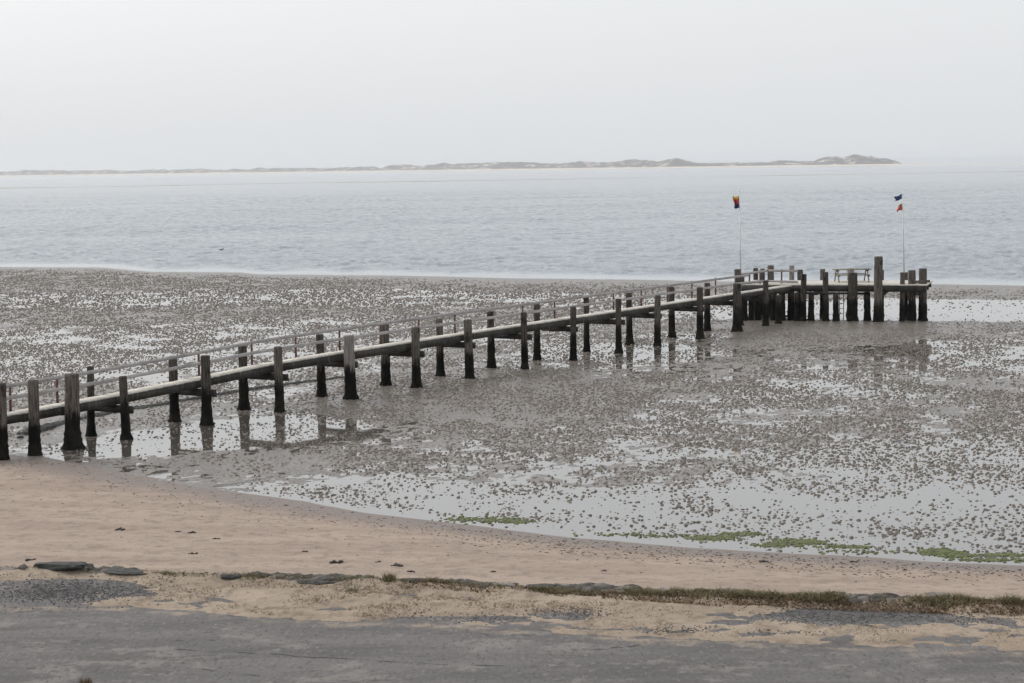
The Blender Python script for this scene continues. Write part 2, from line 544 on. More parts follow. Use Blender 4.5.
def drift_z(x, y):
    a_ = Af(x); e_ = Ef(x)
    base = EDGE_Z - .05
    rise = .055 * sstep(-.25, .9, y - a_ + .22 * fbm(x / 1.6, y / .8, 41, 5)) - .02
    z = base + rise + .075 * fbm(x / .9, y / .6, 43, 4) * sstep(0, 1, y - a_ + .2) + .030 * fbm(x / .22, y / .2, 47, 3) * sstep(0, .5, y - a_)
    for cx, cy, rx, ry, dep in LOWS:
        q = ((x - cx) / rx) ** 2 + ((y - cy) / ry) ** 2
        z = z - dep * np.exp(-q ** 1.5)
    z = z + .06 * np.exp(-((y - e_ + .25) / .35) ** 2)
    z = z - np.clip(y - e_, 0, None) * .75
    return z


xd = np.concatenate([np.linspace(-40, -12, 80)[:-1], np.linspace(-12, 12, 480), np.linspace(12, 40, 80)[1:]])
td = np.linspace(0, 1, 170)
XD, TD = np.meshgrid(xd, td)
YD = Af(XD) - .9 + (Ef(XD) + .55 - (Af(XD) - .9)) * TD
ZD = drift_z(XD, YD)
dr = np_mesh('drift_sand', np.stack([XD, YD, ZD], -1).reshape(-1, 3), grid_faces(170, len(xd)), None, M['drift'], smooth=True)
tag(dr, 'yellow drifted sand strip over the promenade edge', 'sand', kind='structure')
dz1 = lambda x, y: max(float(drift_z(np.array([x]), np.array([y]))[0]), EDGE_Z - .05)

# tar seams in the asphalt
sm_v = []; sm_q = []
for line in ([(0, 649), (70, 645), (150, 648), (250, 653), (330, 658), (440, 664), (560, 668)], [(60, 640), (110, 643), (160, 641), (215, 640)],
             [(470, 631), (520, 645), (560, 651), (600, 650), (640, 645)], [(0, 671), (90, 665), (180, 667), (260, 676)]):
    n = 90
    P_ = np.array([(p.x, p.y) for p in [at(a, b_, EDGE_Z - .05) for a, b_ in line]])
    s = np.linspace(0, len(P_) - 1, n)
    cx = np.interp(s, range(len(P_)), P_[:, 0]); cy = np.interp(s, range(len(P_)), P_[:, 1]) + .12 * fbm(s * 3, s * 0, 5, 3)
    wd = .006 + .035 * fbm(s * 6, s * 0 + 2, 8, 3)
    wd = np.clip(wd, 0.0008, .02)
    k0 = len(sm_v) and sum(len(v) for v in sm_v)
    for sg in (-1, 1):
        yy = cy + sg * wd
        sm_v.append(np.stack([cx, yy, EDGE_Z - .05 + .012 * fbm(cx / 3, yy / 3, 77, 3) + .005], -1))
    for i in range(n - 1):
        sm_q.append((k0 + i, k0 + i + 1, k0 + n + i + 1, k0 + n + i))
sm = np_mesh('asphalt_seam', np.concatenate(sm_v), sm_q, None, M['seam'])
tag(sm, 'thin dark cracks running along the worn asphalt', 'crack', kind='structure')

# ------------------------------------------------------------------ lumps: worm casts, gravel
def lumps(name, cx, cy, cz, rad, hgt, mat, sides=7, seed=1, flat=False):
    rs = np.random.default_rng(seed)
    n = len(cx)
    an = np.linspace(0, 2 * np.pi, sides, endpoint=False)[None, :] + rs.uniform(0, 6.28, (n, 1))
    ell = rs.uniform(.65, 1.0, (n, 1)); rot = rs.uniform(0, np.pi, (n, 1))
    rings = []
    for fr, fz in ((1.0, -.25), (.72, .62)):
        r_ = rad[:, None] * fr * rs.uniform(.68, 1.25, (n, sides))
        a = r_ * np.cos(an); c_ = r_ * np.sin(an) * ell
        x = a * np.cos(rot) - c_ * np.sin(rot); y = a * np.sin(rot) + c_ * np.cos(rot)
        z = hgt[:, None] * fz * rs.uniform(.6, 1.3, (n, sides)) if fz > 0 else np.repeat(hgt[:, None] * fz, sides, 1)
        rings.append(np.stack([cx[:, None] + x, cy[:, None] + y, cz[:, None] + z], -1))
    top = np.stack([cx + rad * rs.uniform(-.25, .25, n), cy + rad * rs.uniform(-.25, .25, n), cz + hgt * rs.uniform(.8, 1.15, n)], -1)[:, None, :]
    V = np.concatenate(rings + [top], 1)
    m_ = 2 * sides + 1
    k = np.arange(sides); k2 = (k + 1) % sides
    q = np.stack([k, k2, k2 + sides, k + sides], -1)[None] + (np.arange(n) * m_)[:, None, None]
    t = np.stack([k + sides, k2 + sides, np.full(sides, 2 * sides)], -1)[None] + (np.arange(n) * m_)[:, None, None]
    return np_mesh(name, V.reshape(-1, 3), q.reshape(-1, 4), t.reshape(-1, 3), mat, smooth=not flat)


CL = []  # cast density areas: px, py, rx, ry, weight (adds)
for px, py, rx, ry, dep in [(235, 433, 120, 17, -3.2), (110, 446, 110, 16, -3.6), (180, 468, 110, 14, -2.4), (985, 496, 70, 13, -4.6), (880, 505, 50, 6, -2.5),
                            (470, 392, 160, 18, 1.5), (830, 326, 130, 5, -4), (740, 400, 330, 50, 4.0), (620, 450, 240, 25, 4.0), (860, 440, 240, 26, 6.0), (960, 350, 120, 16, 4.0),
                            (980, 548, 80, 7, -2.4), (720, 532, 120, 6, -2.2), (600, 526, 130, 5, -2.0), (400, 509, 140, 6, -1.2), (880, 478, 70, 12, 1.5), (100, 350, 300, 34, 3.5), (320, 330, 250, 20, 3.5),
                            (150, 420, 140, 12, -2.0), (1010, 309, 230, 10, -14), (870, 308, 130, 10, -4)]:
    p = at(px, py, 0); dep *= 2.2
    CL.append((p.x, p.y, rx * p.y / 2000, ry * p.y * p.y / 18000, dep))


def cast_density(x, y):
    d = np.full_like(x, 14.0)
    for cx, cy, rx, ry, w in CL:
        d += w * np.exp(-(((x - cx) / rx) ** 2 + ((y - cy) / ry) ** 2) ** 1.4)
    d = np.clip(d, .8, None)
    cl = fbm(x / 1.6, y / 2.4, 61, 3)
    d = d * np.clip(1 + 2.2 * cl, .05, 3)
    d *= sstep(3.0, 20, Sf(x / y) - y)
    d *= sstep(.4, 2.2, y - Bf(x))
    return d


CX = []; CY = []; CRAD = []
for y0, y1, um, dmax, r0, r1 in ((40, 75, .42, 60, .022, .068), (75, 120, .36, 48, .03, .075), (120, 205, .34, 16, .045, .10)):
    area = um * (y1 * y1 - y0 * y0)
    n = int(area * dmax)
    yy = np.sqrt(rng.uniform(y0 * y0, y1 * y1, n)); uu = rng.uniform(-um, um, n)
    xx = uu * yy
    keep = rng.uniform(0, dmax, n) < cast_density(xx, yy) * (2.3 if y0 == 40 else 1.45)
    xx = xx[keep]; yy = yy[keep]
    CX.append(xx); CY.append(yy); CRAD.append(r0 + (r1 - r0) * rng.uniform(0, 1, len(xx)) ** 1.6)
CX = np.concatenate(CX); CY = np.concatenate(CY); CRAD = np.concatenate(CRAD)
CZ = np.maximum(mud_z(CX, CY), -.004)
casts = lumps('worm_casts', CX, CY, CZ, CRAD, CRAD * rng.uniform(.4, .8, len(CX)), M['cast'], 7, 3)
tag(casts, 'dark lugworm casts dotted all over the wet mudflat', 'worm casts', kind='stuff')
print('casts', len(CX))

# gravel showing where the drift is thin
gx = []; gy = []
for px, py, rx, ry, n in [(70, 588, 110, 13, 2000), (850, 613, 90, 8, 3000), (575, 611, 45, 5, 350), (480, 616, 70, 5, 350), (690, 628, 45, 4, 160), (960, 617, 60, 5, 300), (780, 631, 50, 3, 90)]:
    a = rng.normal(0, .45, n); c_ = rng.normal(0, .45, n)
    for i in range(n):
        p = at(px + a[i] * rx, py + c_[i] * ry, EDGE_Z); gx.append(p.x); gy.append(p.y)
gx = np.array(gx); gy = np.array(gy); ok = (gy < Ef(gx) - .1); gx = gx[ok]; gy = gy[ok]
gr = rng.uniform(.009, .026, len(gx))
gz = np.maximum(drift_z(gx, gy), EDGE_Z - .05)
gv = lumps('gravel', gx, gy, gz, gr, gr * .7, M['gravel'], 6, 9, True)
tag(gv, 'loose dark gravel on the hard ground beside the drifted sand', 'gravel', kind='stuff')

# ------------------------------------------------------------------ grass
def blades(name, bx, by, bz, hgt, wid, lean, mat, seed=0):
    rs = np.random.default_rng(seed); n = len(bx)
    an = rs.uniform(0, 2 * np.pi, n); dirx = np.cos(an); diry = np.sin(an)
    la = rs.uniform(0, 2 * np.pi, n)
    ox = np.cos(la) * hgt * lean * rs.uniform(.2, 1, n); oy = np.sin(la) * hgt * lean * rs.uniform(.2, 1, n)
    hz = hgt / np.sqrt(1 + lean ** 2 * .4)
    V = np.zeros((n, 5, 3))
    for j, (t, w) in enumerate(((0, 1), (0, -1), (.55, .75), (.55, -.75), (1, 0))):
        V[:, j, 0] = bx + dirx * wid * w * .5 + ox * t ** 1.7
        V[:, j, 1] = by + diry * wid * w * .5 + oy * t ** 1.7
        V[:, j, 2] = bz + hz * t
    base = np.arange(n)[:, None] * 5
    q = base + np.array([[0, 1, 3, 2]]); t = base + np.array([[2, 3, 4]])
    return np_mesh(name, V.reshape(-1, 3), q, t, mat)


def strip(n, px0, px1, dy0, dy1, pw=1.0):
    x0 = at(px0, 590, EDGE_Z).x; x1 = at(px1, 595, EDGE_Z).x
    x = rng.uniform(x0, x1, n)
    y = Ef(x) + dy0 + (dy1 - dy0) * rng.uniform(0, 1, n) ** pw
    k = (fbm(x / .7, y / .5, 91, 3) + .25) > rng.uniform(-.25, .6, n)
    return x[k], y[k]

gxl = []; gyl = []; ghl = []
for n, a, b_, d0, d1, h0, h1 in ((2600, 150, 400, -.35, .25, .05, .12), (2600, 400, 540, -.35, .2, .05, .12), (11000, 530, 780, -.5, .12, .05, .13), (17000, 780, 1300, -.45, .2, .05, .15), (1200, -40, 150, -.3, .15, .03, .08), (2500, -500, -40, -.4, .2, .05, .15)):
    x, y = strip(n, a, b_, d0, d1)
    gxl.append(x); gyl.append(y); ghl.append(rng.uniform(h0, h1, len(x)))
x = np.concatenate(gxl); y = np.concatenate(gyl); hh = np.concatenate(ghl); hh = hh * np.clip(1.05 + 1.6 * fbm(x / .55, y / .35, 97, 3), .35, 1.9)
g1 = blades('edge_grass', x, y, np.maximum(drift_z(x, y), EDGE_Z - .4) - .01, hh, rng.uniform(.008, .020, len(x)), 1.5, M['grass'], 3)
tag(g1, 'low green brown grass along the edge above the beach', 'grass', kind='stuff')
x, y = strip(15000, 600, 1300, -.85, -.15)
x2, y2 = strip(1500, 400, 640, -.6, -.1)
x = np.concatenate([x, x2]); y = np.concatenate([y, y2])
g2 = blades('salt_plants', x, y, np.maximum(drift_z(x, y), EDGE_Z - .05) - .01, rng.uniform(.03, .10, len(x)), rng.uniform(.015, .035, len(x)), 1.6, M['heath'], 5)
tag(g2, 'brown low salt plants mixed into the edge grass', 'ground cover', kind='stuff')
x0 = at(100, 600, EDGE_Z).x; x1 = at(1100, 600, EDGE_Z).x
x = rng.uniform(x0, x1, 20000); tt = rng.uniform(.1, 1, 20000)
y = Af(x) + (Ef(x) - Af(x)) * tt
k = (fbm(x / 1.2, y / .7, 55, 3) + .1) * (1.3 - .9 * sstep(-2.0, 3.5, x)) > rng.uniform(-.05, .5, 20000)
x = x[k]; y = y[k]
g3 = blades('dead_grass', x, y, drift_z(x, y) - .004, rng.uniform(.03, .10, len(x)), rng.uniform(.008, .02, len(x)), 2.2, M['dry_grass'], 7)
tag(g3, 'sparse dead grass stems lying on the drifted sand', 'dry grass', kind='stuff')

def tuft(px, py, n, h, spread, label, mat='grass'):
    p = at(px, py, EDGE_Z)
    a = rng.uniform(0, 6.28, n); r_ = spread * np.sqrt(rng.uniform(0, 1, n))
    x = p.x + np.cos(a) * r_; y = p.y + np.sin(a) * r_
    o = blades('grass_tuft', x, y, np.maximum(drift_z(x, y), EDGE_Z - .05) - .01, rng.uniform(.5, 1, n) * h, rng.uniform(.006, .012, n), .55, M[mat], int(px))
    tag(o, label, 'grass', 'grass tufts on the drifted sand')
tuft(389, 583, 240, .21, .12, 'tallest green grass tuft on the edge, standing up against the beach')
tuft(352, 592, 90, .11, .14, 'thin green grass tuft just in front of the edge, on bare sand')
tuft(255, 579, 160, .12, .2, 'low wide green grass tuft at the dark edge, left of the centre')
tuft(86, 681, 140, .14, .10, 'small brown grass tuft in the asphalt at the bottom of the picture', 'heath')

# ------------------------------------------------------------------ algae
ax_ = []; ay_ = []; ar_ = []
for px, py, rx, ry, n in [(478, 520, 40, 3.2, 160), (515, 521, 16, 2.6, 110), (640, 535, 50, 2.0, 70), (712, 538, 22, 2.2, 330), (738, 534, 22, 1.6, 130), (800, 542, 26, 2.6, 420), (772, 545, 26, 1.8, 120), (850, 547, 30, 1.6, 110), (938, 552, 17, 2.6, 420), (958, 556, 14, 1.6, 120), (1000, 555, 26, 1.8, 160), (985, 560, 30, 1.6, 110), (1050, 561, 40, 3, 200), (870, 552, 90, 2, 60)]:
    a = rng.normal(0, .5, n); c_ = rng.normal(0, .5, n)
    for i in range(n):
        p = at(px + a[i] * rx, py + c_[i] * ry + .012 * a[i] * rx, 0); ax_.append(p.x); ay_.append(p.y); ar_.append(rng.uniform(.025, .08))
ax_ = np.array(ax_); ay_ = np.array(ay_); ar_ = np.array(ar_)
al = lumps('green_algae', ax_, ay_, np.maximum(mud_z(ax_, ay_), 0) + .004, ar_, rng.uniform(.008, .03, len(ax_)), M['algae'], 7, 13)
tag(al, 'bright green algae mats along the edge of the wet mud', 'algae', kind='stuff')

# fine wrack and shell specks on the sand
n = 6500
wx = rng.uniform(-18, 14, n); wt = 1 - np.abs(rng.normal(0, .22, n))
wy = (Ef(wx) - .9) + (Bf(wx) - Ef(wx) + .9) * wt
ok = (wt > .12) & (rng.uniform(0, 1, n) < .18 + .8 * sstep(-6, 3, wx) * (wt > .72) + .25 * (wt > .8))
wx = wx[ok]; wy = wy[ok]
wz = np.array([beach_z(a, b_) for a, b_ in zip(wx, wy)])
wr = .008 + .04 * rng.uniform(0, 1, len(wx)) ** 2.2
wk = lumps('wrack', wx, wy, wz, wr, wr * .35, M['weed'], 6, 17, True)
tag(wk, 'tiny dark bits of wrack scattered on the beach sand', 'wrack', kind='stuff')

# larger single scraps of dry seaweed
def scrap(px, py, wpx, label, hpx=3):
    z = .6
    for _ in range(8):
        p = at(px, py, z); z = beach_z(p.x, p.y)
    w = .82 * wpx * p.y / 2000
    n = 9
    a = np.linspace(-.5, .5, n)
    rad = 0; cx = p.x + a * w; cy = p.y + rng.normal(0, w * .22, n) + .3 * a * w * rng.choice([-1, 1])
    cz = np.array([beach_z(i, j) for i, j in zip(cx, cy)])
    rad = w * (.20 - .45 * a * a) * rng.uniform(.35, 1.2, n)
    rad = np.maximum(rad, .012)
    V = []; sd_ = 7
    for i in range(n):
        for k in range(sd_):
            an = 2 * math.pi * k / sd_; rr_ = rad[i] * rng.uniform(.7, 1.3)
            V.append((cx[i] + rng.normal(0, w * .015), cy[i] + rr_ * math.cos(an) * 1.6, cz[i] + .35 * rr_ + .8 * rr_ * math.sin(an)))
    q = [(i * sd_ + k, i * sd_ + (k + 1) % sd_, (i + 1) * sd_ + (k + 1) % sd_, (i + 1) * sd_ + k) for i in range(n - 1) for k in range(sd_)]
    V += [(cx[0], cy[0], cz[0]), (cx[-1], cy[-1], cz[-1])]
    t_ = [(n * sd_, (k + 1) % sd_, k) for k in range(sd_)] + [(n * sd_ + 1, (n - 1) * sd_ + k, (n - 1) * sd_ + (k + 1) % sd_) for k in range(sd_)]
    o = np_mesh('seaweed_scrap', V, q, t_, M['weed'])
    tag(o, label, 'seaweed', 'dry seaweed scraps on the beach')
scrap(336, 563, 17, 'longest dark seaweed scrap on the sand left of centre, above the edge grass')
scrap(378, 562, 7, 'small dark seaweed scrap between two longer ones, left of centre')
scrap(397, 566, 16, 'dark seaweed scrap on the sand just above the tallest grass tuft')
scrap(411, 572, 10, 'thin seaweed scrap lying close to the edge, right of the tallest grass tuft')
scrap(493, 572, 8, 'short seaweed scrap lying alone on the sand near the edge, at the centre')
scrap(305, 552, 8, 'short seaweed scrap on the pale sand above the longest one')
scrap(193, 554, 11, 'dark seaweed scrap alone on the smooth sand to the left')
scrap(216, 539, 9, 'left end scrap of a loose row of seaweed, mid beach left of centre')
scrap(192, 533, 9, 'thickest dark scrap of the loose row of seaweed on the mid beach')
scrap(178, 532, 7, 'small scrap at the upper left of the loose seaweed row on the mid beach')
scrap(120, 530, 12, 'flat seaweed scrap on the left part of the beach')
scrap(764, 562, 13, 'largest dark seaweed scrap on the sand below the green algae, right of centre')
scrap(905, 570, 6, 'small black seaweed scrap near the wet edge at the right')
scrap(854, 562, 10, 'brown seaweed scrap right at the wet edge below the algae')
scrap(30, 560, 13, 'brown flat scrap beside the long dark slab at the left')
scrap(604, 571, 8, 'small seaweed scrap on sand above the pale slab')

# ------------------------------------------------------------------ stones along the edge
def stone(px, py, wpx, hm, dep, mat, label, cat='stone', seed=0, name='stone', rot=None, zo=0.0):
    p = at(px, py, EDGE_Z)
    w = wpx * p.y / 2000
    rs = np.random.default_rng(seed + int(px))
    me = bpy.data.meshes.new(name)
    bm = bmesh.new()
    bmesh.ops.create_icosphere(bm, subdivisions=4, radius=1)
    pl_ = [Vector(rs.normal(0, 1, 3)).normalized() for _ in range(9)]; dd = rs.uniform(.55, .85, 9)
    for v in bm.verts:
        c_ = v.co
        f = lambda t: math.copysign(abs(t) ** .55, t)
        q = Vector((f(c_.x), f(c_.y), f(c_.z)))
        for n_, d_ in zip(pl_, dd):
            ex = q.dot(n_) - d_ * 1.15
            if ex > 0: q -= n_ * ex * .85
        k = 1 + .22 * float(fbm(np.array([q.x * 2 + px]), np.array([q.y * 2 + q.z * 2.6]), 5, 4)[0])
        v.co = Vector((q.x * w / 2 * k, q.y * dep / 2 * k, q.z * hm / 2 * k))
    bm.to_mesh(me); bm.free()
    o = link(name, me, mat, None, True)
    sl = -math.atan(float(Ef(p.x + .5) - Ef(p.x - .5))) if rot is None else rot
    o.location = (p.x, p.y, dz1(p.x, p.y) + hm * .12 + zo)
    o.rotation_euler = (rs.uniform(-.06, .06), rs.uniform(-.05, .05), -sl if rot is None else rot)
    tag(o, label, cat, 'stones along the promenade edge')
stone(58, 571, 62, .17, .45, M['dark_stone'], 'long black slab at the left end of the edge, the longest stone')
stone(23, 571, 8, .14, .2, M['brown_stone'], 'small upright stone stub at the left end of the long black slab')
stone(133, 575, 58, .06, .4, M['dark_stone'], 'flat dark slab half buried right of the long black slab', zo=-.015)
stone(5, 570, 26, .05, .3, M['brown_stone'], 'brown stone at the left edge of the picture beside the black slab')
stone(231, 579, 20, .09, .3, M['dark_stone'], 'low dark stone in the grassy edge, right of the bare gravel')
stone(318, 582, 42, .10, .3, M['dark_stone'], 'low dark green slab under the edge grass left of the tallest tuft', zo=-.03)
stone(414, 583, 30, .10, .3, M['dark_stone'], 'dark slab just right of the tallest grass tuft')
stone(503, 587, 28, .10, .3, M['stone'], 'pale grey stone in the edge near the centre')
stone(541, 588, 36, .09, .3, M['dark_stone'], 'dark grey slab left of the pale topped slab')
stone(593, 586, 40, .15, .45, M['stone'], 'pale topped grey slab standing highest at the centre of the edge')
stone(675, 590, 34, .09, .4, M['stone'], 'flat whitish grey stone behind the grass right of the pale slab')
stone(722, 591, 46, .12, .5, M['brown_stone'], 'wide rounded brown stone behind the dark grass right of centre')
stone(762, 594, 26, .10, .4, M['brown_stone'], 'small rounded brown stone right of the wide brown one')
stone(832, 594, 30, .10, .4, M['dark_stone'], 'dark grey stone behind the grass at the start of the wide dark gravel')
stone(872, 596, 34, .09, .4, M['brown_stone'], 'flat brown grey stone behind the thickest grass')
stone(938, 595, 26, .14, .4, M['brown_stone'], 'humped brown stone rising above the grass at the right')
stone(957, 599, 24, .11, .35, M['brown_stone'], 'low brown stone directly right of the humped one')
stone(1003, 602, 44, .12, .4, M['dark_stone'], 'blue grey stone at the right edge of the picture in the grass')

# broken dark edging along the crest
n = 2600
ex = rng.uniform(at(60, 570, EDGE_Z).x, at(1500, 610, EDGE_Z).x, n)
ey = Ef(ex) + rng.normal(.02, .10, n)
er = rng.uniform(.03, .15, n); er *= np.where(fbm(ex / .9, ex * 0, 19, 2) > -.1, 1, .5)
edg = lumps('stone_edging', ex, ey, np.full(n, EDGE_Z - .02) + .03 * fbm(ex / .6, ey / .4, 23, 2), er * 1.5, er * rng.uniform(.35, .75, n), M['edging'], 7, 37, True)
tag(edg, 'low broken dark stone edging between drifted sand and beach', 'edging')

# ------------------------------------------------------------------ groyne stones below the pier (weed covered low line)
gpts = [(30, 433), (60, 424), (110, 413), (160, 405), (210, 396), (260, 388), (300, 383), (350, 377)]
gw = [at(a, b_, 0) for a, b_ in gpts]
n = 1500
s = rng.uniform(0, 1, n) ** 1.25 * (len(gw) - 1)
gxx = np.interp(s, range(len(gw)), [p.x for p in gw]) + rng.normal(0, .10, n)
thick = np.interp(s, [0, 1.2, 3, 7], [.55, .22, .14, .07])
gyy = np.interp(s, range(len(gw)), [p.y for p in gw]) + rng.normal(0, 1, n) * thick * .8
grd = rng.uniform(.05, .13, n) * (.55 + thick)
gro = lumps('stone_groyne', gxx, gyy, np.zeros(n), grd * 1.5, grd * 1.1, M['dark_stone'], 7, 23)
tag(gro, 'low line of dark weedy stones running under the pier across the mud', 'groyne')

# ------------------------------------------------------------------ pier
NEAR = [  # base px, base py, top px, top py, width px
    (2, 453.7, 1, 382.7, 11, 'mid'), (34.8, 453, 33.3, 379.8, 11, 'mid'), (73, 448.6, 71.8, 373.6, 14.8, 'mid'),
    (126.8, 441, 122.6, 376.2, 8.5, 'dark'), (206.9, 425.2, 205.2, 355.4, 9.8, 'dark'), (279.8, 411.5, 278, 346.4, 8.6, 'mid'), (351, 398.6, 348.4, 335.2, 11, 'pale'),
    (416.6, 388, 415.4, 327, 8.4, 'mid'), (470, 378.6, 467.6, 319.4, 8.6, 'mid'), (525, 369, 523.6, 312.2, 6.6, 'dark'), (573.4, 361.3, 573.2, 306.4, 6.3, 'dark'),
    (618.7, 352.3, 618.2, 298.6, 5.8, 'dark'), (657.4, 345, 657.6, 295.2, 6.4, 'mid'), (700, 339.2, 699.8, 287.2, 6.4, 'dark'), (736.9, 332.5, 736.9, 283.3, 8.2, 'dark'), (765.7, 328, 765.6, 280.4, 5.8, 'dark')]
FAR = [(91, 436.8, 90.3, 366.3, 7.3, 'dark'), (175, 421.7, 172.8, 356, 9, 'dark'), (244, 409.2, 242.7, 346, 8.8, 'dark'), (322, 396.8, 319.7, 334.2, 8, 'dark'), (386, 386.2, 384.7, 324, 8.8, 'mid'),
       (440.5, 377.6, 439.3, 318.7, 7.3, 'mid'), (491.5, 367.6, 490.3, 311.2, 7.3, 'dark'), (537, 359.6, 536.7, 303.6, 6.5, 'dark'), (586.6, 351.4, 586.2, 297.3, 5.6, 'dark'),
       (629.7, 344.7, 628.7, 292.7, 6.1, 'dark'), (672, 338.2, 671.3, 286.8, 6.5, 'dark'), (707.3, 331, 707.3, 282.8, 5.9, 'dark'), (739, 326.3, 737.7, 269.2, 7.0, 'mid')]


def lsq(lst):
    p = [at(a[0], a[1], 0) for a in lst]
    return np.array([q.x for q in p]), np.array([q.y for q in p])

nx, ny = lsq(NEAR[3:15]); fx, fy = lsq(FAR[:12])
mx = np.concatenate([nx - nx.mean(), fx - fx.mean()]); my = np.concatenate([ny - ny.mean(), fy - fy.mean()])
ang = .5 * math.atan2(2 * (mx * my).sum(), (mx * mx).sum() - (my * my).sum())
D = Vector((math.cos(ang), math.sin(ang), 0)); PN = Vector((-D.y, D.x, 0))   # PN points to the far side
if D.y < 0: D = -D; PN = -PN
if PN.y < 0: PN = -PN
N0 = Vector((nx.mean(), ny.mean(), 0)); F0 = Vector((fx.mean(), fy.mean(), 0))
WID = (F0 - N0).dot(PN)
print('pier dir', D, 'width', WID)


def on_line(px, py, O):
    """point on the line O + s D that is seen in the same direction as the pixel"""
    g_ = at(px, py, 0); g_ = Vector((g_.x, g_.y, 0))
    # solve k*g = O + s D
    A = np.array([[g_.x, -D.x], [g_.y, -D.y]])
    k, s_ = np.linalg.solve(A, np.array([O.x, O.y]))
    return O + D * s_, s_

FO = N0 + PN * WID
pA, sA = on_line(2, 453.7, N0); pZ, sZ = on_line(800, 322, N0)
# deck height along the line
S_K = [on_line(a, b_, N0)[1] for a, b_ in ((34.8, 453), (126.8, 441), (206.9, 425.2), (279.8, 411.5), (351, 398.6), (470, 378.6), (800, 322))]
Z_K = [1.36, 1.46, 1.60, 1.77, 1.84, 1.90, 2.03]
S0 = sA - 9.0
deck_z = lambda s_: float(np.interp(s_, [S0] + S_K, [1.28] + Z_K))

pier = empty('pier', (N0 + PN * WID / 2), 'long narrow timber pier on black piles crossing the wet mudflat', 'pier')
pmats = {'dark': M['pile_dark'], 'mid': M['pile_mid'], 'pale': M['pile_pale']}


def pile(base, topz, rad, mat, seed, lean=(0, 0), flare=1.0, label=None, sides=12, rough=.045):
    mb = MB()
    L = topz + .25
    prof = []
    zs = np.concatenate([np.linspace(-.25, .5, 9), np.linspace(.6, topz - .06, 12)])
    rs = np.random.default_rng(seed)
    for z in zs:
        r_ = rad * (1.02 - .05 * max(z, 0) / topz)
        r_ += rad * flare * (.62 * math.exp(-max(z, 0) / .13) + .22 * math.exp(-max(z, 0) / .5))
        if z < 1.0: r_ *= rs.uniform(.96, 1.10)
        prof.append(((z + .25) / L, r_))
    prof.append(((topz - .02 + .25) / L, rad * .95)); prof.append((1.0, rad * .80))
    b_ = Vector((base.x, base.y, -.25)); t_ = Vector((base.x + lean[0], base.y + lean[1], topz))
    mb.lathe(b_, t_, prof, sides, rough, seed, rs.uniform(0, 1))
    o = mb.build('post', mat, pier, False)
    if label: o['label'] = label
    return o


def place_piles(lst, O, far):
    out = []
    for i, (bx, by, tx, ty, w, kind) in enumerate(lst):
        p, s_ = on_line(bx, by, O)
        tp = at_y(tx, ty, p.y)
        tz = tp.z
        # top height follows the measured length of the pile, not the exact base row
        g_ = at(bx, by, 0)
        rad = w * p.y / 2000 / 2
        lab = None
        if kind == 'pale': lab = 'pile with bleached grey upper half'
        if i == 2 and not far: lab = 'thickest pile'
        pile(p, tz, rad, pmats[kind], 100 + i + 50 * far, (max(min(tp.x - p.x, .12), -.12), rng.uniform(-.05, .05)), rng.uniform(.45, 1.0), lab)
        out.append((p, s_, tz, rad))
    return out

PN_near = place_piles(NEAR, N0, 0)
PN_far = place_piles(FAR, FO, 1)
# piles of the far side beyond the left edge of the picture
for k in range(1, 3):
    for O, far in ((FO, 1), (N0, 0)):
        p = O + D * (PN_far[0][1] - 4.6 * k if far else sA - 4.6 * k + 1)
        if p.y > Bf(p.x) - 6:
            pile(p, 2.1, .17, M['pile_mid'], 300 + k + 10 * far)

# deck
INN = .46
FARIN = .62
mb = MB()
s_ = S0
L_end = sZ + .2
rs = np.random.default_rng(4)
while s_ < L_end:
    w = .145
    a = N0 + PN * (INN + rs.uniform(-.02, .02)) + D * (s_ + w / 2); b_ = N0 + PN * (WID - FARIN + rs.uniform(-.02, .02)) + D * (s_ + w / 2)
    z = deck_z(s_) - .025 + rs.uniform(-.004, .004)
    a = Vector((a.x, a.y, z)); b_ = Vector((b_.x, b_.y, z))
    mb.beam(a, b_, w - .008, .05)
    s_ += w
mb.build('deck', M['deck'], pier)
stn = [S0] + S_K
stn = sorted(set(stn + list(np.linspace(S0, L_end - .1, 16))))
joints = [S0] + sorted(p_[1] for p_ in PN_near if S0 < p_[1] < L_end) + [L_end]
for off_, per_bay in ((INN + .05, True), (WID - FARIN - .05, False), ((INN + WID - FARIN) / 2, False)):
    mb = MB()
    for i in range(len(joints) - 1):
        j0 = rs.uniform(-.012, .012) if per_bay else 0
        a_, b_ = joints[i] + (.008 if per_bay else 0), joints[i + 1] - (.008 if per_bay else -.01)
        p0 = N0 + PN * (off_ + j0) + D * a_; p1 = N0 + PN * (off_ + j0) + D * b_
        hh_ = .27 + (rs.uniform(-.03, .03) if per_bay else 0)
        p0.z = deck_z(a_) - .053 - hh_ / 2; p1.z = deck_z(b_) - .053 - hh_ / 2
        mb.beam(p0, p1, .10, hh_)
        if per_bay:
            mb.build('deck_beam', M['fascia'], pier); mb = MB()
    if not per_bay: mb.build('deck_beam', M['fascia'], pier)
# edge batten along the near side: pale worn edge of the walkway
# cross beams from near pile to far pile
for i in range(3, len(PN_near)):
    pn, sn, tz, rad = PN_near[i]
    z = deck_z(sn) - .053 - .30 - .125
    o_ = D * (rad + .06 if i % 2 == 0 else rad + .05)
    ext = .24 if i in (4, 5, 7, 9, 11) else .12
    a = pn + o_ - PN * ext; b_ = pn + o_ + PN * (WID + .15)
    a.z = b_.z = z
    mb = MB(); mb.beam(a, b_, .13, .25); mb.build('cross_beam', M['beam'], pier)

